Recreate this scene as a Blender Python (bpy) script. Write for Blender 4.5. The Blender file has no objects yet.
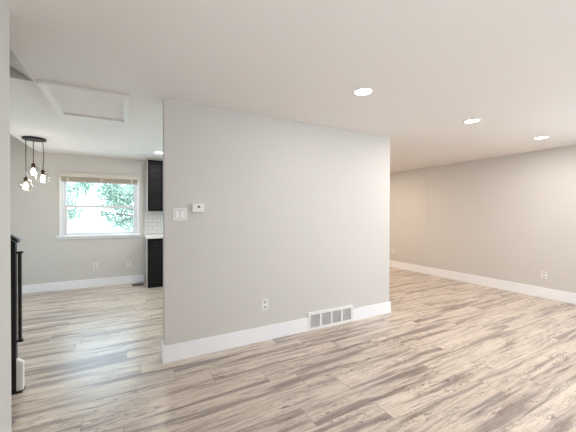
import bpy, bmesh, math, random
from mathutils import Vector, Matrix
random.seed(7)
S = bpy.context.scene
COL = S.collection

# ------------------------------------------------------------ camera, sky, lights, exposure
CAM_Z = 1.38
cam = bpy.data.cameras.new('camera'); cam.sensor_width = 36.0; cam.lens = 36 * 294.281 / 576
cam.clip_start = 0.02
camo = bpy.data.objects.new('camera', cam); COL.objects.link(camo)
a, p, q = math.radians(28.608), math.radians(-0.471), math.radians(0.129)
r_ = Vector((math.cos(a), -math.sin(a), 0)); f_ = Vector((math.sin(a), math.cos(a), 0)); u_ = Vector((0, 0, 1))
f2 = f_ * math.cos(p) + u_ * math.sin(p); u2 = -f_ * math.sin(p) + u_ * math.cos(p)
r3 = r_ * math.cos(q) + u2 * math.sin(q); u3 = -r_ * math.sin(q) + u2 * math.cos(q)
camo.matrix_world = Matrix(((r3.x, u3.x, -f2.x, 0), (r3.y, u3.y, -f2.y, 0), (r3.z, u3.z, -f2.z, CAM_Z), (0, 0, 0, 1)))
S.camera = camo

w = bpy.data.worlds.new('sky'); S.world = w; w.use_nodes = True
bg = w.node_tree.nodes['Background']; bg.inputs[0].default_value = (0.58, 0.81, 1.0, 1); bg.inputs[1].default_value = 6.0

def area(name, loc, rot, sx, sy, power, color, portal=False, spread=180):
    l = bpy.data.lights.new(name, 'AREA'); l.shape = 'RECTANGLE'; l.size = sx; l.size_y = sy
    l.energy = power; l.color = color; l.spread = math.radians(spread)
    if portal: l.cycles.is_portal = True
    o = bpy.data.objects.new(name, l); COL.objects.link(o); o.location = loc; o.rotation_euler = rot
    return o
# added daylight lamps at invented windows, beside the camera and in the kitchen; sky portals
area('added_window_fill_3', (5.98, -0.5, 1.4), (math.radians(116), 0, math.radians(90)), 2.0, 1.5, 40, (0.92, 0.96, 1.0))
area('added_window_fill_4', (-0.50, -1.05, 1.45), (math.radians(118), 0, math.radians(-90)), 1.4, 1.3, 40, (0.92, 0.96, 1.0))
area('added_door_1_portal', (-2.50, 4.9, 1.03), (math.radians(90), 0, math.radians(-90)), 0.76, 1.9, 1, (1, 1, 1), portal=True)   # sky light through the added door, unseen left of the view
area('added_window_fill_2', (2.25, 6.53, 1.5), (math.radians(-105), 0, 0), 1.2, 0.95, 25, (0.62, 0.95, 1.0))   # kitchen fill at an added window, unseen behind the partition
area('kitchen_window_portal', (-0.43, 6.70, 1.47), (math.radians(-90), 0, 0), 1.1, 0.95, 1, (1, 1, 1), portal=True)

S.view_settings.view_transform = 'Standard'; S.view_settings.look = 'None'
S.view_settings.gamma = 1.0; S.view_settings.use_curve_mapping = False
S.view_settings.exposure = 0.11
S.cycles.use_denoising = True
S.cycles.max_bounces = 12; S.cycles.diffuse_bounces = 6; S.cycles.transparent_max_bounces = 16
S.cycles.sample_clamp_indirect = 4.0
S.cycles.caustics_reflective = False; S.cycles.caustics_refractive = False

# ------------------------------------------------------------ measures (metres)
H = 2.44
YP0, YP1 = 2.92, 3.05           # partition
XA, XB = 0.298, 3.206
XR = 6.023                      # right wall
YW = 6.563                      # window wall
XL = -0.54; XH = -0.66; YLE = 2.055   # left wall face, its back, its end
YH = 3.077                      # flat kitchen ceiling starts
XK = -1.365                     # kitchen ceiling rises left of this
YF = -2.30                      # wall behind the camera
XO = -2.45                      # outer left limit
BBH, BBT = 0.158, 0.016

# ------------------------------------------------------------ materials
def mat(name, color, rough=0.5, metal=0.0, emit=None, estr=0.0, bump=None, spec=None, alpha=None):
    m = bpy.data.materials.new(name); m.use_nodes = True
    nt = m.node_tree; b = nt.nodes['Principled BSDF']
    b.inputs['Base Color'].default_value = (*color, 1); b.inputs['Roughness'].default_value = rough
    b.inputs['Metallic'].default_value = metal
    if spec is not None: b.inputs['Specular IOR Level'].default_value = spec
    if emit: b.inputs['Emission Color'].default_value = (*emit, 1); b.inputs['Emission Strength'].default_value = estr
    if bump:
        scale, strength, dist = bump
        tc = nt.nodes.new('ShaderNodeTexCoord'); n = nt.nodes.new('ShaderNodeTexNoise'); n.inputs['Scale'].default_value = scale
        n.inputs['Detail'].default_value = 3
        bp = nt.nodes.new('ShaderNodeBump'); bp.inputs['Strength'].default_value = strength; bp.inputs['Distance'].default_value = dist
        nt.links.new(tc.outputs['Object'], n.inputs['Vector']); nt.links.new(n.outputs['Fac'], bp.inputs['Height'])
        nt.links.new(bp.outputs['Normal'], b.inputs['Normal'])
    return m

M = {}
M['wall'] = mat('greige_wall_paint', (0.66, 0.637, 0.613), 0.75, bump=(90, 0.12, 0.004), spec=0.25)
M['ceiling'] = mat('ceiling_paint', (0.87, 0.835, 0.81), 0.85, bump=(60, 0.15, 0.004), spec=0.2)
M['hatch_trim'] = mat('hatch_paint', (0.87, 0.84, 0.81), 0.5)
M['trim'] = mat('white_trim_paint', (0.93, 0.94, 0.97), 0.35)
M['plastic'] = mat('white_plastic', (0.84, 0.83, 0.81), 0.3)
M['filler'] = mat('greige_filler', (0.50, 0.47, 0.45), 0.6)
M['plastic_dim'] = mat('pale_grey_plastic', (0.60, 0.59, 0.57), 0.35)
M['gap_shade'] = mat('switch_gap_shade', (0.35, 0.34, 0.33), 0.5)  # grey standing for shade in the recess round the rockers
M['slot'] = mat('dark_slot', (0.03, 0.03, 0.03), 0.6)
M['black_metal'] = mat('black_metal', (0.012, 0.012, 0.013), 0.38, 0.3)
M['bronze'] = mat('dark_bronze', (0.045, 0.028, 0.02), 0.35, 0.8)
M['grille'] = mat('painted_steel_grille', (0.86, 0.86, 0.85), 0.45)
M['grille_core'] = mat('grey_grille_core', (0.62, 0.61, 0.60), 0.5)
M['duct'] = mat('duct_shadow_metal', (0.10, 0.10, 0.10), 0.6, 0.4)
M['counter'] = mat('white_quartz', (0.82, 0.82, 0.81), 0.2, bump=(30, 0.02, 0.002))
M['vinyl'] = mat('white_vinyl', (0.80, 0.80, 0.81), 0.3)
M['blind'] = mat('cream_blind_wood', (0.56, 0.50, 0.42), 0.5)
M['valance'] = mat('cream_valance', (0.63, 0.585, 0.52), 0.5)
M['concrete'] = mat('pale_concrete', (0.75, 0.74, 0.72), 0.9, bump=(8, 0.2, 0.01))
M['bark'] = mat('bark', (0.20, 0.16, 0.13), 0.9, bump=(20, 0.5, 0.02))
M['lamp_disc'] = mat('frosted_lamp', (0.9, 0.9, 0.88), 0.4, emit=(1.0, 0.95, 0.86), estr=9)
M['bulb'] = mat('glowing_bulb', (1, 0.9, 0.8), 0.3, emit=(1.0, 0.86, 0.66), estr=6)

def glass_mat(name, tint, rough=0.0, ior=1.45):
    m = bpy.data.materials.new(name); m.use_nodes = True; nt = m.node_tree; nt.nodes.clear()
    o = nt.nodes.new('ShaderNodeOutputMaterial'); mx = nt.nodes.new('ShaderNodeMixShader')
    t = nt.nodes.new('ShaderNodeBsdfTransparent'); g = nt.nodes.new('ShaderNodeBsdfGlossy'); lw = nt.nodes.new('ShaderNodeLayerWeight'); p5 = nt.nodes.new('ShaderNodeMath'); pw = nt.nodes.new('ShaderNodeMath')
    p5.operation = 'POWER'; p5.inputs[1].default_value = 4.0; pw.operation = 'MULTIPLY_ADD'; pw.inputs[1].default_value = 0.6; pw.inputs[2].default_value = 0.03
    nt.links.new(lw.outputs['Facing'], p5.inputs[0]); nt.links.new(p5.outputs[0], pw.inputs[0])
    t.inputs[0].default_value = (*tint, 1); g.inputs['Roughness'].default_value = rough; g.inputs[0].default_value = (0.9, 0.9, 0.9, 1)
    nt.links.new(pw.outputs[0], mx.inputs[0]); nt.links.new(t.outputs[0], mx.inputs[1]); nt.links.new(g.outputs[0], mx.inputs[2])
    nt.links.new(mx.outputs[0], o.inputs[0]); return m
M['pane'] = glass_mat('window_glass', (0.97, 0.985, 0.98))
M['globe'] = glass_mat('clear_lamp_glass', (0.94, 0.94, 0.93), 0.02, 1.5)

class NG:
    """small node-graph helper"""
    def __init__(s, m): s.nt = m.node_tree; s.b = s.nt.nodes['Principled BSDF']
    def n(s, t, **k):
        x = s.nt.nodes.new(t)
        for kk, v in k.items(): setattr(x, kk, v)
        return x
    def put(s, sock, v):
        if isinstance(v, bpy.types.NodeSocket): s.nt.links.new(v, sock)
        else: sock.default_value = v
    def m(s, op, a, b=0.0, c=None, clamp=False):
        x = s.n('ShaderNodeMath', operation=op, use_clamp=clamp); s.put(x.inputs[0], a); s.put(x.inputs[1], b)
        if c is not None: s.put(x.inputs[2], c)
        return x.outputs[0]
    def xyz(s, a, b, c=0.0):
        x = s.n('ShaderNodeCombineXYZ'); s.put(x.inputs[0], a); s.put(x.inputs[1], b); s.put(x.inputs[2], c); return x.outputs[0]
    def noise(s, v, scale, detail=2, rough=0.5, dist=0.0):
        x = s.n('ShaderNodeTexNoise'); s.put(x.inputs['Vector'], v); x.inputs['Scale'].default_value = scale
        x.inputs['Detail'].default_value = detail; x.inputs['Roughness'].default_value = rough; x.inputs['Distortion'].default_value = dist
        return x.outputs['Fac']
    def ramp(s, f, stops):
        x = s.n('ShaderNodeValToRGB'); s.put(x.inputs[0], f); e = x.color_ramp.elements
        while len(e) < len(stops): e.new(0.5)
        for i, (pos, c) in enumerate(stops):
            e[i].position = pos; e[i].color = (*c, 1) if len(c) == 3 else c
        return x.outputs[0]
    def smooth(s, f, lo, hi):
        x = s.n('ShaderNodeMapRange', interpolation_type='SMOOTHSTEP'); s.put(x.inputs[0], f)
        x.inputs[1].default_value = lo; x.inputs[2].default_value = hi; return x.outputs[0]
    def mix(s, f, a, b, mode='MIX'):
        x = s.n('ShaderNodeMix', data_type='RGBA', blend_type=mode)
        s.put(x.inputs[0], f)
        for sock, v in ((x.inputs[6], a), (x.inputs[7], b)):
            s.put(sock, (*v, 1) if isinstance(v, tuple) and len(v) == 3 else v)
        return x.outputs[2]

def floor_material():
    m = bpy.data.materials.new('light_oak_plank_floor'); m.use_nodes = True; g = NG(m)
    tc = g.n('ShaderNodeTexCoord'); sp = g.n('ShaderNodeSeparateXYZ'); g.nt.links.new(tc.outputs['Object'], sp.inputs[0])
    x, y = sp.outputs[0], sp.outputs[1]
    W, L = 0.2, 1.29
    v = g.m('DIVIDE', g.m('ADD', y, 10 * W - 2.58 + 0.0 + 2.6), W)      # row coordinate
    row = g.m('FLOOR', v); fv = g.m('FRACT', v)
    wn = g.n('ShaderNodeTexWhiteNoise', noise_dimensions='1D'); g.put(wn.inputs['W'], row)
    u = g.m('ADD', g.m('DIVIDE', x, L), g.m('MULTIPLY', wn.outputs['Value'], 7.0))
    colm = g.m('FLOOR', u); fu = g.m('FRACT', u)
    wn2 = g.n('ShaderNodeTexWhiteNoise', noise_dimensions='2D'); g.put(wn2.inputs['Vector'], g.xyz(row, colm))
    rid = wn2.outputs['Value']; sc = g.n('ShaderNodeSeparateColor'); g.nt.links.new(wn2.outputs['Color'], sc.inputs[0])
    ra, rb = sc.outputs[0], sc.outputs[1]
    # plank-local coordinates, different slice of wood for each plank
    px = g.m('ADD', x, g.m('MULTIPLY', rid, 37.0)); py = g.m('ADD', y, g.m('MULTIPLY', ra, 19.0)); pz = g.m('MULTIPLY', rb, 23.0)
    warp = g.m('MULTIPLY', g.m('SUBTRACT', g.noise(g.xyz(g.m('MULTIPLY', px, 2.2), g.m('MULTIPLY', py, 5.0), pz), 1.0, 2), 0.5), 0.055)
    pyw = g.m('ADD', py, warp)
    broad = g.noise(g.xyz(g.m('MULTIPLY', px, 0.95), g.m('MULTIPLY', pyw, 14.0), pz), 1.0, 2, 0.45)
    mid = g.noise(g.xyz(g.m('MULTIPLY', px, 2.0), g.m('MULTIPLY', pyw, 34.0), pz), 1.0, 3, 0.6)
    fine = g.noise(g.xyz(g.m('MULTIPLY', px, 7.0), g.m('MULTIPLY', pyw, 150.0), pz), 1.0, 3, 0.6)
    # knots and cathedral flecks
    kn = g.noise(g.xyz(g.m('MULTIPLY', px, 5.5), g.m('MULTIPLY', pyw, 20.0), g.m('ADD', pz, 5.0)), 1.0, 4, 0.7, 1.2)
    ring = g.smooth(g.m('ABSOLUTE', g.m('SUBTRACT', kn, 0.57)), 0.026, 0.0)
    patch = g.smooth(g.noise(g.xyz(g.m('MULTIPLY', px, 1.7), g.m('MULTIPLY', py, 6.0), g.m('ADD', pz, 9.0)), 1.0, 1), 0.46, 0.60)
    ring = g.m('MULTIPLY', ring, patch)
    fl = g.noise(g.xyz(g.m('MULTIPLY', px, 9.0), g.m('MULTIPLY', pyw, 48.0), g.m('ADD', pz, 2.0)), 1.0, 3, 0.6, 0.8)
    fleck = g.m('MULTIPLY', g.smooth(fl, 0.60, 0.66), g.m('ADD', 0.25, g.m('MULTIPLY', patch, 0.75)))
    base = g.ramp(broad, [(0.0, (0.21, 0.165, 0.15)), (0.37, (0.31, 0.25, 0.225)), (0.475, (0.65, 0.55, 0.46)), (1.0, (0.82, 0.73, 0.63))])
    tone = g.m('ADD', 0.93, g.m('MULTIPLY', rid, 0.14))
    c = g.mix(1.0, base, g.xyz(tone, tone, tone), 'MULTIPLY')
    c = g.mix(g.m('MULTIPLY', g.smooth(mid, 0.52, 0.34), 0.45), c, (0.26, 0.20, 0.18))
    c = g.mix(g.m('MULTIPLY', g.smooth(fine, 0.50, 0.30), 0.58), c, (0.24, 0.18, 0.15))
    c = g.mix(g.m('MULTIPLY', g.smooth(fine, 0.52, 0.70), 0.22), c, (0.72, 0.63, 0.54))
    c = g.mix(g.m('MULTIPLY', ring, 0.85), c, (0.16, 0.115, 0.09))
    c = g.mix(g.m('MULTIPLY', fleck, 0.85), c, (0.16, 0.11, 0.085))
    ev = g.m('MINIMUM', fv, g.m('SUBTRACT', 1.0, fv)); eu = g.m('MINIMUM', fu, g.m('SUBTRACT', 1.0, fu))
    seam = g.m('MAXIMUM', g.smooth(ev, 0.012, 0.004), g.smooth(eu, 0.0022, 0.0008))
    c = g.mix(g.m('MULTIPLY', seam, 0.7), c, (0.13, 0.10, 0.085))
    g.put(g.b.inputs['Base Color'], c)
    g.put(g.b.inputs['Roughness'], g.m('ADD', 0.20, g.m('MULTIPLY', mid, 0.22)))
    g.b.inputs['Specular IOR Level'].default_value = 0.7
    bp = g.n('ShaderNodeBump'); bp.inputs['Strength'].default_value = 0.25; bp.inputs['Distance'].default_value = 0.002
    g.put(bp.inputs['Height'], g.m('SUBTRACT', g.m('MULTIPLY', fine, 0.5), g.m('MULTIPLY', seam, 1.0)))
    g.put(g.b.inputs['Normal'], bp.outputs[0])
    return m
M['floor'] = floor_material()

def tile_material():
    m = bpy.data.materials.new('white_subway_tile'); m.use_nodes = True; g = NG(m)
    tc = g.n('ShaderNodeTexCoord'); sp = g.n('ShaderNodeSeparateXYZ'); g.nt.links.new(tc.outputs['Object'], sp.inputs[0])
    b = g.n('ShaderNodeTexBrick'); g.put(b.inputs['Vector'], g.xyz(sp.outputs[0], sp.outputs[2]))
    b.inputs['Color1'].default_value = (0.80, 0.79, 0.78, 1); b.inputs['Color2'].default_value = (0.76, 0.755, 0.75, 1)
    b.inputs['Mortar'].default_value = (0.60, 0.59, 0.58, 1); b.inputs['Scale'].default_value = 1.0
    b.inputs['Mortar Size'].default_value = 0.004; b.inputs['Brick Width'].default_value = 0.152; b.inputs['Row Height'].default_value = 0.077
    g.put(g.b.inputs['Base Color'], b.outputs['Color']); g.b.inputs['Roughness'].default_value = 0.18
    bp = g.n('ShaderNodeBump', invert=True); bp.inputs['Strength'].default_value = 0.4; bp.inputs['Distance'].default_value = 0.003
    g.put(bp.inputs['Height'], b.outputs['Fac']); g.put(g.b.inputs['Normal'], bp.outputs[0])
    return m
M['tile'] = tile_material()

def dark_wood(name, c0, c1, rough=0.42):
    m = bpy.data.materials.new(name); m.use_nodes = True; g = NG(m)
    tc = g.n('ShaderNodeTexCoord'); sp = g.n('ShaderNodeSeparateXYZ'); g.nt.links.new(tc.outputs['Object'], sp.inputs[0])
    n = g.noise(g.xyz(g.m('MULTIPLY', sp.outputs[0], 2.5), g.m('MULTIPLY', sp.outputs[1], 2.5), g.m('MULTIPLY', sp.outputs[2], 32.0)), 1.0, 3, 0.6)
    g.put(g.b.inputs['Base Color'], g.ramp(n, [(0.32, c0), (0.68, c1)])); g.b.inputs['Roughness'].default_value = rough; g.b.inputs['Specular IOR Level'].default_value = 0.18
    return m
M['espresso'] = dark_wood('espresso_wood', (0.006, 0.006, 0.007), (0.017, 0.017, 0.021), 0.5)
M['espresso_frame'] = dark_wood('espresso_wood_frame', (0.004, 0.004, 0.004), (0.009, 0.008, 0.009), 0.55)

def leaf_material():
    m = bpy.data.materials.new('pale_green_leaf'); m.use_nodes = True; g = NG(m)
    tc = g.n('ShaderNodeTexCoord')
    n = g.noise(tc.outputs['Object'], 3.0, 3)
    c = g.ramp(n, [(0.3, (0.27, 0.34, 0.25)), (0.7, (0.40, 0.47, 0.35))])
    g.put(g.b.inputs['Base Color'], c); g.b.inputs['Roughness'].default_value = 0.5
    tr = g.n('ShaderNodeBsdfTranslucent'); g.put(tr.inputs[0], c); mx = g.n('ShaderNodeMixShader'); mx.inputs[0].default_value = 0.45
    out = g.nt.nodes['Material Output']
    g.nt.links.new(g.b.outputs[0], mx.inputs[1]); g.nt.links.new(tr.outputs[0], mx.inputs[2]); g.nt.links.new(mx.outputs[0], out.inputs[0])
    return m
M['leaf'] = leaf_material()

# ------------------------------------------------------------ mesh helpers
def box(bm, x0, x1, y0, y1, z0, z1):
    vs = [bm.verts.new((x, y, z)) for x in (x0, x1) for y in (y0, y1) for z in (z0, z1)]
    for f in ((0, 1, 3, 2), (4, 6, 7, 5), (0, 4, 5, 1), (2, 3, 7, 6), (0, 2, 6, 4), (1, 5, 7, 3)):
        bm.faces.new([vs[i] for i in f])
    return vs
def prism(bm, pts, axis, t0, t1):
    """extrude a 2D outline (closed) along an axis; pts in the two other axes, in order"""
    def P(a, b, t):
        return {'x': (t, a, b), 'y': (a, t, b), 'z': (a, b, t)}[axis]
    A = [bm.verts.new(P(u, v, t0)) for u, v in pts]; B = [bm.verts.new(P(u, v, t1)) for u, v in pts]
    bm.faces.new(A); bm.faces.new(B[::-1]); n = len(pts)
    for i in range(n): bm.faces.new((A[i], B[i], B[(i + 1) % n], A[(i + 1) % n]))
def lathe(bm, prof, c, seg=32, close=False):
    """profile [(r, z)] turned about a vertical axis through c"""
    rings = []
    for r, z in prof:
        if r < 1e-6: rings.append([bm.verts.new((c[0], c[1], c[2] + z))])
        else: rings.append([bm.verts.new((c[0] + r * math.cos(2 * math.pi * k / seg), c[1] + r * math.sin(2 * math.pi * k / seg), c[2] + z)) for k in range(seg)])
    pairs = list(zip(rings, rings[1:])) + ([(rings[-1], rings[0])] if close else [])
    for A, B in pairs:
        for k in range(seg):
            k2 = (k + 1) % seg
            if len(A) == 1 and len(B) == 1: break
            if len(A) == 1: bm.faces.new((A[0], B[k], B[k2]))
            elif len(B) == 1: bm.faces.new((A[k], A[k2], B[0]))
            else: bm.faces.new((A[k], A[k2], B[k2], B[k]))
def tube(bm, pts, r, seg=10):
    pts = [Vector(p) for p in pts]; rings = []
    for i, p in enumerate(pts):
        d = (pts[min(i + 1, len(pts) - 1)] - pts[max(i - 1, 0)]).normalized()
        ref = Vector((0, 0, 1)) if abs(d.z) < 0.9 else Vector((1, 0, 0))
        s = d.cross(ref).normalized(); t = d.cross(s)
        rr = r[i] if isinstance(r, (list, tuple)) else r
        rings.append([bm.verts.new(p + (s * math.cos(2 * math.pi * k / seg) + t * math.sin(2 * math.pi * k / seg)) * rr) for k in range(seg)])
    for A, B in zip(rings, rings[1:]):
        for k in range(seg): bm.faces.new((A[k], A[(k + 1) % seg], B[(k + 1) % seg], B[k]))
    bm.faces.new(rings[0][::-1]); bm.faces.new(rings[-1])

def obj(name, bm, m, parent=None, origin=None, bevel=0.0, smooth=False, **props):
    """link a bmesh (world coordinates) as one object; children take their root's place"""
    o0 = Vector(origin) if origin is not None else (Vector(parent['_o']) if parent is not None else Vector((0, 0, 0)))
    bmesh.ops.recalc_face_normals(bm, faces=bm.faces)
    for v in bm.verts: v.co -= o0
    me = bpy.data.meshes.new(name); bm.to_mesh(me); bm.free()
    for mm in (m if isinstance(m, (list, tuple)) else [m]): me.materials.append(mm)
    if smooth:
        for f in me.polygons: f.use_smooth = True
    o = bpy.data.objects.new(name, me); COL.objects.link(o)
    if parent is not None:
        o.parent = parent
        o['_o'] = tuple(o0)
    else:
        o.location = o0; o['_o'] = tuple(o0)
    if bevel:
        b = o.modifiers.new('bevel', 'BEVEL'); b.width = bevel; b.segments = 2; b.limit_method = 'ANGLE'
    for k, v in props.items(): o[k] = v
    return o
def thing(name, loc, label, category, group=None):
    o = bpy.data.objects.new(name, None); COL.objects.link(o); o.location = loc; o.empty_display_size = 0.1
    o['label'] = label; o['category'] = category; o['_o'] = tuple(loc)
    if group: o['group'] = group
    return o
def copy_tree(o, parent=None):
    c = o.copy(); COL.objects.link(c); c.parent = parent
    for ch in [k for k in S.objects if k.parent == o]: copy_tree(ch, c)
    return c
def struct(name, bm, m, **k):
    return obj(name, bm, m, kind='structure', **k)
def B(*boxes):
    bm = bmesh.new()
    for b in boxes: box(bm, *b)
    return bm

# ------------------------------------------------------------ room shell
struct('floor', B((XO, XR + 0.1, YF - 0.1, YW + 0.1, -0.1, 0.0)), M['floor'])
# flat ceiling: one slab outline in plan, thick, above both rooms
bm = bmesh.new()
box(bm, XH, XR + 0.1, YF - 0.1, YH, H, H + 0.25); box(bm, XO - 0.1, XR + 0.1, YF - 0.1, YW + 0.2, H + 1.45, H + 1.5)
box(bm, XK, XR + 0.1, YH, YW + 0.1, H, H + 0.25)
struct('ceiling', bm, M['ceiling'])
# slope over the stair (front) and slope at the kitchen's left
bm = bmesh.new(); s1, s2 = 0.60, 0.715
prism(bm, [(XH, H), (XO, H + s1 * (XH - XO)), (XO, H + s1 * (XH - XO) + 0.3), (XH, H + 0.3)], 'y', YLE - 0.14, YH - 0.007)
struct('ceiling', bm, M['ceiling'])
bm = bmesh.new()
prism(bm, [(XK, H), (XO, H + s2 * (XK - XO)), (XO, H + s2 * (XK - XO) + 0.3), (XK, H + 0.3)], 'y', YH, YW)
struct('ceiling', bm, M['ceiling'])
# upright face between the stair slope and the flat kitchen ceiling
bm = bmesh.new()
prism(bm, [(XH, H), (XK, H), (XK, H + 0.7), (XH, H + 0.25)], 'y', YH - 0.006, YH - 0.001)
box(bm, XO, XK, YH - 0.006, YH - 0.001, H, H + 1.3)
struct('wall_stair_header', bm, M['wall'])

struct('wall_partition', B((XA, XB, YP0, YP1, 0, H)), M['wall'])
struct('wall_left', B((XH, XL, YF, -1.8, 0, H), (XH, XL, -0.3, YLE, 0, H), (XH, XL, -1.8, -0.3, 0, 0.75), (XH, XL, -1.8, -0.3, 2.1, H)), M['wall'])
# right wall; its far stretch stands a few millimetres proud
struct('wall_right', B((XR, XR + 0.14, YF - 0.1, -1.6, 0, H), (XR, XR + 0.14, 0.6, YW + 0.1, 0, H), (XR, XR + 0.14, -1.6, 0.6, 0, 0.6), (XR, XR + 0.14, -1.6, 0.6, 2.15, H), (XR - 0.006, XR, 4.40, YW, 0, H)), M['wall'])
WX0, WX1, WZ0, WZ1 = -1.035, 0.175, 0.945, 2.075       # kitchen window opening
bm = bmesh.new()
box(bm, XO, WX0, YW, YW + 0.14, 0, H + 0.85); box(bm, WX1, 1.65, YW, YW + 0.14, 0, H); box(bm, 2.85, XR, YW, YW + 0.14, 0, H)
box(bm, 1.65, 2.85, YW, YW + 0.14, 0, 1.02); box(bm, 1.65, 2.85, YW, YW + 0.14, 2.0, H)
box(bm, WX0, WX1, YW, YW + 0.14, 0, WZ0); box(bm, WX0, WX1, YW, YW + 0.14, WZ1, H)
struct('wall_back', bm, M['wall'])
# wall behind the camera
struct('wall_front', B((XL - 0.12, XR, YF - 0.14, YF, 0, H)), M['wall'])
# walls round the stair and the hidden side of the kitchen
struct('wall_stair_side', B((XO, XH, YLE - 0.14, YLE - 0.02, 0, H + 1.2)), M['wall'])
struct('wall_stair_back', B((XO, -1.02, YP1, YH, 0, H + 0.9)), M['wall'])
struct('wall_stair_end', B((XO - 0.1, XO, YLE - 0.14, 4.5, 0, H + 1.3), (XO - 0.1, XO, 5.3, YW + 0.1, 0, H + 1.3), (XO - 0.1, XO, 4.5, 5.3, 2.05, H + 1.3)), M['wall'])
d1 = bpy.data.objects.new('added_door_1', None); COL.objects.link(d1); d1.location = (XO, 4.9, 0); d1['kind'] = 'structure'; d1['_o'] = (XO, 4.9, 0)  # invented glazed door, unseen, added to let cool daylight onto the kitchen floor
for ya, yb, xo in ((4.5, 5.3, -0.07),):
    lf = obj('door_frame', B((XO + xo, XO + xo + 0.035, ya, ya + 0.07, 0.0, 2.05), (XO + xo, XO + xo + 0.035, yb - 0.07, yb, 0.0, 2.05), (XO + xo, XO + xo + 0.035, ya + 0.07, yb - 0.07, 0.0, 0.09), (XO + xo, XO + xo + 0.035, ya + 0.07, yb - 0.07, 1.97, 2.05)), M['vinyl'], d1)
    obj('glass_pane', B((XO + xo + 0.015, XO + xo + 0.02, ya + 0.06, yb - 0.06, 0.08, 1.98)), M['pane'], lf)
struct('wall_kitchen_right', B((XB - 0.12, XB, YP1, YW, 0, H)), M['wall'])

# baseboards
def bboard(name, boxes): struct(name, B(*boxes), M['trim'], bevel=0.003)
VX0, VX1 = 1.857, 2.533
bboard('baseboard_partition', [(XA - BBT, VX0 - 0.001, YP0 - BBT, YP0, 0, BBH), (VX1 + 0.001, XB + BBT, YP0 - BBT, YP0, 0, BBH),
                               (XA - BBT, XA, YP0, YP1 + BBT, 0, BBH), (XB, XB + BBT, YP0, YP1, 0, BBH), (XA, XB - 0.12, YP1, YP1 + BBT, 0, BBH)])
bboard('baseboard_right', [(XR - BBT, XR, YF, YW, 0, BBH + 0.01)])
bboard('baseboard_back', [(XO, 0.292, YW - BBT, YW, 0, BBH - 0.01), (XB, XR - BBT, YW - BBT, YW, 0, BBH)])
bboard('baseboard_front', [(XL, XR, YF, YF + BBT, 0, BBH)])

# stair going up to the left behind the left wall
bm = bmesh.new()
for k in range(5):
    x1 = -0.90 - 0.27 * k
    box(bm, max(XO, x1 - 0.27), x1, YLE, YP1 - 0.06, 0, 0.185 * (k + 1) - 0.03)
    box(bm, max(XO, x1 - 0.27), x1 + 0.025, YLE, YP1 - 0.06, 0.185 * (k + 1) - 0.03, 0.185 * (k + 1))
struct('floor_stair', bm, M['floor'])

# ------------------------------------------------------------ windows
def window(name, x0, x1, z0, z1, yin, yout, facing):
    """double hung window in an opening; facing = +1 when the room is on the -y side"""
    root = bpy.data.objects.new(name, None); COL.objects.link(root); root.location = ((x0 + x1) / 2, yin, z0); root['_o'] = tuple(root.location)
    root['kind'] = 'structure'
    s = facing
    def yy(a, b): return tuple(sorted((yin + s * a, yin + s * b)))
    def ring(bm, a, b, c, d, t, ya, yb, tb=None):
        tb = tb or t; y0, y1 = yy(ya, yb)
        box(bm, a, a + t, y0, y1, c, d); box(bm, b - t, b, y0, y1, c, d)
        box(bm, a + t, b - t, y0, y1, c, c + tb); box(bm, a + t, b - t, y0, y1, d - t, d)
    bm = bmesh.new(); ring(bm, x0 - 0.032, x1 + 0.027, z0 - 0.0, z1 + 0.03, 0.034, -0.014, 0.0); obj('casing', bm, M['trim'], root, bevel=0.002)
    bm = bmesh.new(); ring(bm, x0, x1, z0, z1, 0.028, 0.0, 0.13); obj('window_frame', bm, M['vinyl'], root, bevel=0.002)
    xa, xb, zm = x0 + 0.028, x1 - 0.028, (z0 + z1) / 2
    zm = z0 + 0.558 if s > 0 else zm
    bm = bmesh.new(); ring(bm, xa, xb, z0 + 0.028, zm + 0.026, 0.046, 0.045, 0.075); lo = obj('lower_sash', bm, M['vinyl'], root, bevel=0.002)
    bm = bmesh.new(); ring(bm, xa, xb, zm - 0.026, z1 - 0.028, 0.036, 0.078, 0.108, 0.05); up = obj('upper_sash', bm, M['vinyl'], root, bevel=0.002)
    obj('glass_pane', B((xa + 0.04, xb - 0.04, *yy(0.058, 0.062), z0 + 0.068, zm - 0.02)), M['pane'], lo)
    obj('glass_pane', B((xa + 0.034, xb - 0.034, *yy(0.091, 0.095), zm + 0.012, z1 - 0.062)), M['pane'], up)
    obj('sash_lock', B(((xa + xb) / 2 - 0.03, (xa + xb) / 2 + 0.03, *yy(0.05, 0.075), zm + 0.022, zm + 0.034)), M['vinyl'], lo, bevel=0.002)
    bm = bmesh.new(); y0, y1 = yy(-0.055, 0.03)
    box(bm, x0 - 0.075, x1 + 0.062, y0, y1, z0 + 0.004, z0 + 0.026)
    y0, y1 = yy(-0.016, 0.0); box(bm, x0 - 0.06, x1 + 0.048, y0, y1, z0 - 0.04, z0 + 0.004)
    obj('window_sill', bm, M['trim'], root, bevel=0.003)
    return root
window('window_1', WX0, WX1, WZ0, WZ1, YW, YW + 0.14, 1)
window('added_window_2', 1.65, 2.85, 1.02, 2.0, YW, YW + 0.14, 1)  # added behind the partition to bring daylight into the kitchen

w5 = window('added_window_3', -1.1, 1.1, 0.6, 2.15, 0.0, 0.14, 1); w5.rotation_euler.z = math.radians(-90)  # window added out of view on the right to light the living room
w5.location = (XR, -0.5, 0.6)

w6 = window('added_window_4', -0.75, 0.75, 0.75, 2.1, 0.0, 0.14, 1); w6.rotation_euler.z = math.radians(90)  # unseen window added on the left for light on right wall and ceiling
w6.location = (XL, -1.05, 0.75)
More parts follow.
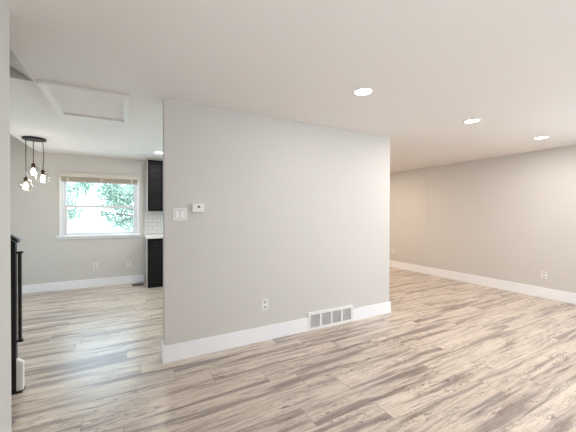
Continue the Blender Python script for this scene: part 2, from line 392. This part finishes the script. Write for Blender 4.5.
# blind drawn up in the kitchen window
bl = thing('window_blind', (-0.43, YW - 0.03, 2.02), 'cream slatted window blind drawn up to the top of the kitchen window', 'window blind')
obj('valance', B((-1.066, 0.203, YW - 0.075, YW - 0.060, 2.030, 2.108), (-1.066, -1.052, YW - 0.060, YW - 0.001, 2.030, 2.108), (0.189, 0.203, YW - 0.060, YW - 0.001, 2.030, 2.108)), M['valance'], bl, bevel=0.002)
obj('head_rail', B((-1.04, 0.178, YW - 0.055, YW - 0.005, 2.045, 2.095)), M['blind'], bl)
bm = bmesh.new(); rnd = random.Random(3)
for k in range(17):
    z = 1.962 + k * 0.0047
    dx = rnd.uniform(-0.002, 0.002)
    box(bm, -1.035 + dx, 0.173 + dx, YW - 0.054, YW - 0.006, z, z + 0.0031)
obj('slats', bm, M['blind'], bl)
obj('bottom_rail', B((-1.035, 0.173, YW - 0.055, YW - 0.005, 1.938, 1.9605)), M['blind'], bl, bevel=0.003)
bm = bmesh.new()
for x in (-0.93, -0.43, 0.07): obj('ladder_tape', B((x - 0.012, x + 0.012, YW - 0.0575, YW - 0.0555, 1.935, 2.045)), M['plastic_dim'], bl)
# pull cord hanging beside the window down to the outlet
bm = bmesh.new()
tube(bm, [(0.128, YW - 0.058, 1.935), (0.122, YW - 0.062, 1.4), (0.105, YW - 0.061, 1.0), (0.078, YW - 0.062, 0.72), (0.052, YW - 0.03, 0.52), (0.046, YW - 0.022, 0.43)], 0.0022, 6)
obj('pull_cord', bm, M['plastic_dim'], bl, smooth=True)

# ------------------------------------------------------------ kitchen
CX0 = 0.322
def cabinet_door(parent, x0, x1, z0, z1, y, hx):
    fr = bmesh.new(); t = 0.045
    box(fr, x0, x0 + t, y - 0.02, y, z0, z1); box(fr, x1 - t, x1, y - 0.02, y, z0, z1)
    box(fr, x0 + t, x1 - t, y - 0.02, y, z0, z0 + t); box(fr, x0 + t, x1 - t, y - 0.02, y, z1 - t, z1)
    d = obj('door', fr, M['espresso_frame'], parent, bevel=0.002)
    obj('door_panel', B((x0 + t - 0.003, x1 - t + 0.003, y - 0.011, y - 0.004, z0 + t - 0.003, z1 - t + 0.003)), M['espresso'], d)
    return d
def wall_cabinet(x0, n, label):
    r = thing('wall_cabinet', (x0, YW, 1.425), label, 'kitchen cabinet', 'wall cabinets over the tile backsplash')
    x1 = x0 + 0.27 * n; yf = YW - 0.31
    obj('body', B((x0 + 0.003, x1, yf, YW - 0.004, 1.425, 2.408)), M['espresso_frame'], r)
    if n and x0 < 0.5:
        obj('end_panel', B((x0 - 0.006, x0 + 0.002, yf - 0.02, YW - 0.004, 1.425, 2.408)), M['filler'], r, label='greige side panel')
    for k in range(n): cabinet_door(r, x0 + 0.27 * k + 0.003, x0 + 0.27 * (k + 1) - 0.003, 1.428, 2.405, yf - 0.001, 0)
    obj('crown_strip', B((x0 - 0.012, x1, yf - 0.02, YW - 0.004, 2.4085, H - 0.001)), M['filler'], r, label='greige filler strip up to the ceiling')
wall_cabinet(0.338, 2, 'dark espresso wall cabinet beside the kitchen window, nearest to it')
wall_cabinet(0.338 + 0.542, 2, 'dark espresso wall cabinet further right along the tiles, behind the partition wall')
def base_cabinet(x0, n, label):
    r = thing('base_cabinet', (x0, YW, 0), label, 'kitchen cabinet', 'base cabinets under the white worktop')
    x1 = x0 + 0.27 * n; yf = YW - 0.59
    obj('body', B((x0 + 0.003, x1, yf, YW - BBT - 0.002, 0.03, 0.912)), M['espresso_frame'], r)
    obj('plinth', B((x0 + 0.003, x1, yf + 0.012, YW - BBT - 0.003, 0.0, 0.0295)), M['black_metal'], r)
    if x0 < 0.5:
        obj('end_panel', B((x0 - 0.008, x0 + 0.002, yf - 0.004, YW - BBT - 0.002, 0.0, 0.912)), M['filler'], r, label='greige side panel')
    for k in range(n): cabinet_door(r, x0 + 0.27 * k + 0.003, x0 + 0.27 * (k + 1) - 0.003, 0.035, 0.908, yf - 0.001, 0)
base_cabinet(CX0, 2, 'dark espresso base cabinet at the open end of the worktop, under the tiles')
base_cabinet(CX0 + 0.542, 2, 'dark espresso base cabinet further along the worktop, behind the partition wall')
o = obj('countertop', B((0.288, 1.42, YW - 0.63, YW - 0.002, 0.914, 0.958)), M['counter'], origin=(0.288, YW, 0.914), bevel=0.003,
        label='white countertop slab on the dark base cabinets', category='countertop')
o = obj('tile_backsplash', B((0.290, 1.42, YW - 0.012, YW - 0.0005, 0.960, 1.423)), M['tile'], origin=(0.290, YW, 0.963),
        label='white subway tile backsplash between worktop and dark wall cabinet', category='backsplash')

# ------------------------------------------------------------ pendant lamp
pc = Vector((-1.158, 5.395, H))
pl = thing('pendant_lamp', pc, 'three-light pendant lamp with round dark bronze canopy and clear glass globes', 'pendant lamp')
bm = bmesh.new(); lathe(bm, [(0, -0.001), (0.130, -0.001), (0.136, -0.004), (0.136, -0.022), (0.130, -0.027), (0, -0.030)], pc, 40); obj('canopy', bm, M['black_metal'], pl, smooth=False)
drops = [((-1.240, 5.349), 1.770), ((-1.186, 5.470), 1.985), ((-1.063, 5.384), 1.885)]
for i, ((x, y), zb) in enumerate(drops):
    ztop = zb + 0.115
    bm = bmesh.new()
    wob = 0.006 if i == 2 else 0.0
    tube(bm, [(x, y, H - 0.028), (x + wob, y, H - 0.15), (x + 2 * wob, y, H - 0.27), (x, y, ztop)], 0.0045, 8)
    cd = obj('cord', bm, M['bronze'], pl, smooth=True)
    bm = bmesh.new(); lathe(bm, [(0, 0.002), (0.010, 0.0), (0.014, -0.012), (0.026, -0.022), (0.028, -0.030), (0.022, -0.034), (0.022, -0.072), (0.017, -0.075), (0, -0.075)], (x, y, ztop), 20)
    sk = obj('socket', bm, M['bronze'], pl, smooth=True)
    bm = bmesh.new(); lathe(bm, [(0, 0.040), (0.013, 0.040), (0.014, 0.028), (0.022, 0.012), (0.030, -0.008), (0.030, -0.020), (0.024, -0.036), (0.012, -0.045), (0, -0.047)], (x, y, zb), 20)
    obj('bulb', bm, M['bulb'], sk, smooth=True, label='glowing warm white bulb')
    bm = bmesh.new(); R = 0.078; prof = []
    for k in range(15):
        t = math.radians(16 + k * (134 / 14)); prof.append((R * math.sin(t), R * math.cos(t)))
    inner = [(r * 0.965, z * 0.965) for r, z in reversed(prof)]
    lathe(bm, prof + inner, (x, y, zb + 0.002), 32, close=True)
    obj('glass_globe', bm, M['globe'], sk, smooth=True, label='clear glass globe open at the bottom')
    l = bpy.data.lights.new('pendant_glow', 'POINT'); l.energy = 3.5; l.color = (1.0, 0.84, 0.66); l.shadow_soft_size = 0.03
    lo = bpy.data.objects.new('pendant_glow', l); COL.objects.link(lo); lo.location = Vector((x, y, zb - 0.085)) - pc; lo.parent = pl

# ------------------------------------------------------------ ceiling fittings
def downlight(x, y, r, label, power, group='recessed ceiling lights', color=(1.0, 0.95, 0.89)):
    t = thing('recessed_light', (x, y, H), label, 'ceiling light', group)
    bm = bmesh.new(); lathe(bm, [(r, -0.0005), (r - 0.002, -0.006), (r - 0.014, -0.007), (r - 0.018, -0.003), (r - 0.018, -0.0005)], (x, y, H), 40, close=True)
    obj('trim_ring', bm, M['plastic'], t, smooth=True)
    bm = bmesh.new(); lathe(bm, [(0, -0.004), (r - 0.018, -0.004), (r - 0.018, -0.001), (0, -0.001)], (x, y, H), 40)
    obj('diffuser', bm, M['lamp_disc'], t)
    l = bpy.data.lights.new('lamp_glow', 'AREA'); l.shape = 'DISK'; l.size = 2 * r - 0.05; l.energy = power; l.color = color
    lo = bpy.data.objects.new('lamp_glow', l); COL.objects.link(lo); lo.parent = t; lo.location = (0, 0, -0.008)
downlight(1.795, 1.935, 0.088, 'round recessed ceiling light nearest the viewer, largest of the lit discs', 4.5)
downlight(3.440, 1.945, 0.088, 'round recessed ceiling light, middle one of the living room row of three', 15)
downlight(5.022, 1.905, 0.088, 'round recessed ceiling light closest to the right wall', 14)
downlight(0.488, 5.60, 0.088, 'small looking recessed ceiling light in the kitchen, in front of the wall cabinet', 8)
downlight(4.55, 5.25, 0.088, 'recessed ceiling light in the far hall behind the partition wall', 30, color=(1.0, 0.82, 0.62))

for (x, y, l) in ((1.8, -0.6, 'added fill light in the ceiling behind the viewer on the left'), (3.44, -0.6, 'added fill light in the ceiling behind the viewer, middle of its row'), (5.02, -0.6, 'added fill light in the ceiling behind the viewer by the right wall')):
    downlight(x, y, 0.088, l, 6)  # unseen lamps added to lift the living room light by floor bounce
for (x, y, l) in ((1.8, 5.3, 'added kitchen fill light in the ceiling behind the partition wall'), (2.5, 4.0, 'added kitchen fill light in the ceiling deep behind the partition wall'), (1.0, 4.0, 'added kitchen fill light in the ceiling close behind the partition wall')):
    downlight(x, y, 0.088, l, 9)  # hidden lamps added to brighten the kitchen
# attic hatch
hx0, hx1, hy0, hy1 = -0.634, 0.018, 3.015, 3.895
h = thing('attic_hatch', ((hx0 + hx1) / 2, (hy0 + hy1) / 2, H), 'white framed rectangular attic hatch in the ceiling', 'attic hatch')
bm = bmesh.new(); t = 0.05
for (a0, a1, b0, b1) in ((hx0, hx1, hy0, hy0 + t), (hx0, hx1, hy1 - t, hy1), (hx0, hx0 + t, hy0 + t, hy1 - t), (hx1 - t, hx1, hy0 + t, hy1 - t)):
    box(bm, a0, a1, b0, b1, H - 0.026, H - 0.0005)
obj('hatch_frame', bm, M['hatch_trim'], h, bevel=0.004)
bm = bmesh.new()
ti = 0.013; i0, i1, j0, j1 = hx0 + t, hx1 - t, hy0 + t, hy1 - t
for (a0, a1, b0, b1) in ((i0, i1, j0, j0 + ti), (i0, i1, j1 - ti, j1), (i0, i0 + ti, j0 + ti, j1 - ti), (i1 - ti, i1, j0 + ti, j1 - ti)):
    box(bm, a0, a1, b0, b1, H - 0.011, H - 0.0005)
obj('inner_bead', bm, M['hatch_trim'], h, bevel=0.002)
obj('hatch_panel', B((i0 + ti + 0.004, i1 - ti - 0.004, j0 + ti + 0.004, j1 - ti - 0.004, H - 0.005, H - 0.0005)), M['ceiling'], h)

# ------------------------------------------------------------ wall fittings
def outlet(px, py, z, axis, label, group='wall outlets', plate=(0.072, 0.116)):
    """axis 'y': on a wall facing -y at y=py; axis 'x': on a wall facing -x at x=px"""
    t = thing('wall_outlet', (px, py, z), label, 'wall outlet', group)
    w2, h2 = plate[0] / 2, plate[1] / 2
    def bx(a0, a1, d0, d1, c0, c1):
        if axis == 'y': return (px + a0, px + a1, py - d1, py - d0, z + c0, z + c1)
        return (px - d1, px - d0, py + a0, py + a1, z + c0, z + c1)
    pt = obj('cover_plate', B(bx(-w2, w2, 0.0003, 0.006, -h2, h2)), M['plastic'], t, bevel=0.002)
    for s in (-1, 1):
        rc = obj('socket', B(bx(-0.017, 0.017, 0.006, 0.009, s * 0.028 - 0.016, s * 0.028 + 0.016)), M['plastic_dim'], t, bevel=0.003)
        obj('slot', B(bx(-0.009, -0.006, 0.009, 0.0094, s * 0.028 - 0.004, s * 0.028 + 0.008), bx(0.006, 0.009, 0.009, 0.0094, s * 0.028 - 0.004, s * 0.028 + 0.008),
                      bx(-0.0025, 0.0025, 0.009, 0.0094, s * 0.028 - 0.012, s * 0.028 - 0.007)), M['slot'], rc)
    return t
outlet(1.308, YP0, 0.392, 'y', 'white outlet low on the partition wall, left of the return vent')
outlet(XR, 2.225, 0.378, 'x', 'white outlet low on the long right wall, nearer to the viewer')
outlet(XR - 0.006, 5.365, 0.42, 'x', 'white outlet low on the right wall, beside the end of the partition')
outlet(-0.529, YW, 0.389, 'y', 'white outlet low on the kitchen wall, below the middle of the window')
outlet(0.020, YW, 0.369, 'y', 'white outlet low on the kitchen wall, where a thin cord hangs down')

sw = thing('light_switch', (0.434, YP0, 1.371), 'white two-rocker light switch plate near the left end of the partition wall', 'light switch')
obj('cover_plate', B((0.372, 0.497, YP0 - 0.0065, YP0 - 0.0003, 1.312, 1.430)), M['plastic'], sw, bevel=0.003)
for x in (0.4115, 0.4575):
    bm = bmesh.new(); prism(bm, [(YP0 - 0.0065, 1.337), (YP0 - 0.0135, 1.337), (YP0 - 0.009, 1.371), (YP0 - 0.0085, 1.405), (YP0 - 0.0065, 1.405)], 'x', x - 0.0165, x + 0.0165)
    rk = obj('rocker', bm, M['trim'], sw, bevel=0.001)
    obj('rocker_gap_shade', B((x - 0.0185, x + 0.0185, YP0 - 0.0072, YP0 - 0.0066, 1.335, 1.407)), M['gap_shade'], sw)  # thin plate whose darker colour draws the shaded gap round each rocker
th = thing('thermostat', (0.598, YP0, 1.432), 'small white thermostat right of the light switch on the partition wall', 'thermostat')
obj('back_plate', B((0.544, 0.652, YP0 - 0.008, YP0 - 0.0003, 1.393, 1.471)), M['plastic_dim'], th, bevel=0.002)
obj('body', B((0.540, 0.656, YP0 - 0.026, YP0 - 0.008, 1.390, 1.474)), M['plastic'], th, bevel=0.004)
obj('display', B((0.591, 0.613, YP0 - 0.0275, YP0 - 0.026, 1.434, 1.452)), M['slot'], th, bevel=0.001, label='small dark display')

# return air vent set in the baseboard line
vt = thing('return_air_vent', ((VX0 + VX1) / 2, YP0, 0), 'white metal return air vent with four grilles, at the foot of the partition wall', 'air vent')
bm = bmesh.new(); zt = 0.214; yb0, yb1 = YP0 - 0.020, YP0 - 0.0003
n = 4; fr = 0.03; mull = 0.026; cw = (VX1 - VX0 - 2 * fr - (n - 1) * mull) / n
box(bm, VX0, VX1, yb0, yb1, zt - 0.032, zt); box(bm, VX0, VX1, yb0, yb1, 0.001, 0.034)
box(bm, VX0, VX0 + fr, yb0, yb1, 0.034, zt - 0.032); box(bm, VX1 - fr, VX1, yb0, yb1, 0.034, zt - 0.032)
for k in range(n - 1):
    x = VX0 + fr + cw * (k + 1) + mull * k
    box(bm, x, x + mull, yb0, yb1, 0.034, zt - 0.032)
obj('vent_frame', bm, M['grille'], vt, bevel=0.002)
obj('duct_backing', B((VX0 + fr - 0.002, VX1 - fr + 0.002, YP0 - 0.003, YP0 - 0.0005, 0.03, zt - 0.03)), M['duct'], vt)
for k in range(n):
    x = VX0 + fr + (cw + mull) * k; bm = bmesh.new(); z0, z1 = 0.034, zt - 0.032; m_ = 13
    for j in range(m_):
        z = z0 + (z1 - z0) * (j + 0.5) / m_
        prism(bm, [(YP0 - 0.016, z - 0.0045), (YP0 - 0.0148, z - 0.0045), (YP0 - 0.006, z + 0.0035), (YP0 - 0.0072, z + 0.0035)], 'x', x + 0.001, x + cw - 0.001)
    for j in range(9):
        xx = x + cw * (j + 0.5) / 9
        box(bm, xx - 0.0012, xx + 0.0012, YP0 - 0.0175, YP0 - 0.0162, z0, z1)
    obj('grille', bm, M['grille_core'], vt)

# floor register by the cabinets
rg = thing('floor_register', (0.175, 6.335, 0), 'dark bronze floor register by the kitchen baseboard, beside the base cabinet', 'floor register')
rx0, rx1, ry0, ry1 = 0.075, 0.275, 6.27, 6.40
bm = bmesh.new(); box(bm, rx0, rx1, ry0, ry0 + 0.014, 0.0003, 0.006); box(bm, rx0, rx1, ry1 - 0.014, ry1, 0.0003, 0.006)
box(bm, rx0, rx0 + 0.016, ry0 + 0.014, ry1 - 0.014, 0.0003, 0.006); box(bm, rx1 - 0.016, rx1, ry0 + 0.014, ry1 - 0.014, 0.0003, 0.006)
obj('duct_opening', B((rx0 + 0.01, rx1 - 0.01, ry0 + 0.01, ry1 - 0.01, 0.0002, 0.0008)), M['slot'], rg)
obj('register_frame', bm, M['bronze'], rg, bevel=0.001)
bm = bmesh.new()
for k in range(10):
    x = rx0 + 0.022 + k * 0.0165; box(bm, x, x + 0.006, ry0 + 0.014, ry1 - 0.014, 0.001, 0.004)
obj('louvres', bm, M['bronze'], rg)

# ------------------------------------------------------------ stair railing seen end on past the left wall
rl = thing('stair_railing', (-0.78, 2.99, 0), 'black metal stair railing standing just past the edge of the left wall', 'railing')
ny0, ny1 = 2.965, 3.010
bm = bmesh.new()
prism(bm, [(-0.812, 0.012), (-0.752, 0.012), (-0.752, 1.155), (-0.812, 1.200)], 'y', ny0, ny1)
obj('newel_post', bm, M['black_metal'], rl, bevel=0.003)
bm = bmesh.new(); prism(bm, [(-0.985, 1.335), (-0.735, 1.150), (-0.735, 1.177), (-0.985, 1.362)], 'y', ny0 - 0.008, ny1 + 0.008)
obj('handrail', bm, M['black_metal'], rl, bevel=0.004)
obj('base_plate', B((-0.815, -0.712, ny0 - 0.015, ny1 + 0.02, 0.0005, 0.012)), M['black_metal'], rl, bevel=0.002)
for x in (-0.87, -0.94):
    bm = bmesh.new(); tube(bm, [(x, 2.9875, 0.19 if x < -0.9 else 0.0), (x, 2.9875, 1.165 + (-0.78 - x) * 0.74 - 0.0)], 0.008, 8)
    obj('baluster', bm, M['black_metal'], rl)
bm = bmesh.new(); box(bm, -0.742, -0.722, ny0 + 0.010, ny1 - 0.012, 0.392, 1.072)
obj('pull_bar', bm, M['black_metal'], rl, bevel=0.003)
for z in (1.068, 0.384):
    bm = bmesh.new(); box(bm, -0.753, -0.712, ny0 + 0.006, ny1 - 0.008, z, z + 0.016); obj('bar_bracket', bm, M['black_metal'], rl, bevel=0.003)
wp = thing('slotted_panel', (-0.73, 2.99, 0.0125), 'small white slotted panel at the foot of the black railing post', 'panel')
bm = bmesh.new(); prism(bm, [(-0.751, 0.0125), (-0.712, 0.0125), (-0.712, 0.226), (-0.751, 0.258)], 'y', ny0 + 0.002, ny1 - 0.002)
obj('body', bm, M['plastic'], wp, bevel=0.002)
bm = bmesh.new()
for x in (-0.741, -0.731, -0.721): box(bm, x - 0.0014, x + 0.0014, ny0 + 0.0002, ny0 + 0.0025, 0.03, 0.215)
obj('slot', bm, M['plastic_dim'], wp)

# ------------------------------------------------------------ outside the kitchen window
struct('ground', B((-26, 22, YW + 0.15, 40, -0.6, -0.5), (-26, XO - 0.12, -6, YW + 0.15, -0.6, -0.5)), M['concrete'])
def tree(x, y, hz, rad, nleaf, seed, label, blobs):
    rn = random.Random(seed)
    t = thing('leafy_tree', (x, y, -0.5), label, 'tree', 'trees outside the kitchen window')
    bm = bmesh.new()
    tube(bm, [(x, y, -0.5), (x + 0.05, y, 0.6), (x - 0.05, y + 0.1, 1.6), (x, y, hz)], [0.16, 0.13, 0.10, 0.04], 10)
    for bx_, by_, bz_, br in blobs:
        tube(bm, [(x, y, min(bz_ - 0.2, hz * 0.6)), ((x + bx_) / 2, (y + by_) / 2, bz_ * 0.6 + hz * 0.15), (bx_, by_, bz_)], [0.06, 0.04, 0.015], 6)
    obj('trunk', bm, M['bark'], t, smooth=True)
    bm = bmesh.new()
    for bx_, by_, bz_, br in blobs:
        for k in range(int(nleaf * br * br)):
            while True:
                v = Vector((rn.uniform(-1, 1), rn.uniform(-1, 1), rn.uniform(-1, 1)))
                if v.length < 1: break
            c = Vector((bx_, by_, bz_)) + Vector((v.x * br * 1.15, v.y * br, v.z * br * 0.75))
            d = Vector((rn.gauss(0, 1), rn.gauss(0, 1), rn.gauss(0, 1))).normalized(); s = d.orthogonal().normalized()
            L = rn.uniform(0.06, 0.12); Wd = L * 0.45; n_ = d.cross(s)
            vs = [bm.verts.new(c + q_) for q_ in (Vector(), d * L * 0.5 + s * Wd, d * L + n_ * L * 0.15, d * L * 0.5 - s * Wd)]
            bm.faces.new(vs)
    me = bpy.data.meshes.new('foliage'); 
    for v in bm.verts: v.co -= Vector((x, y, -0.5))
    bm.to_mesh(me); bm.free(); me.materials.append(M['leaf'])
    o = bpy.data.objects.new('foliage', me); COL.objects.link(o); o.parent = t
tree(-3.6, 14.0, 3.6, 1, 1900, 1, 'pale green leafy tree outside, at the left side of the kitchen window', [(-2.25, 13.8, 1.95, .55), (-1.75, 14.2, 2.35, .4), (-1.8, 14.0, 1.35, .32), (-2.3, 14.0, 1.25, .45), (-3.4, 14, 2.8, 1.0), (-1.45, 14.1, 2.5, .22)])
tree(0.6, 14.0, 3.4, 1, 1900, 2, 'pale green leafy tree outside, filling the right side of the kitchen window', [(0.0, 13.8, 2.3, .75), (-0.65, 14.1, 2.2, .5), (-0.7, 14.1, 2.7, .4), (0.15, 14.2, 1.6, .6), (-0.45, 13.7, 1.75, .4), (0.2, 14, 0.95, .5), (-0.35, 14, 1.1, .4), (-0.75, 13.9, 1.35, .22), (1.0, 14.0, 2.6, .9)])

for o in S.objects:
    if '_o' in o: del o['_o']
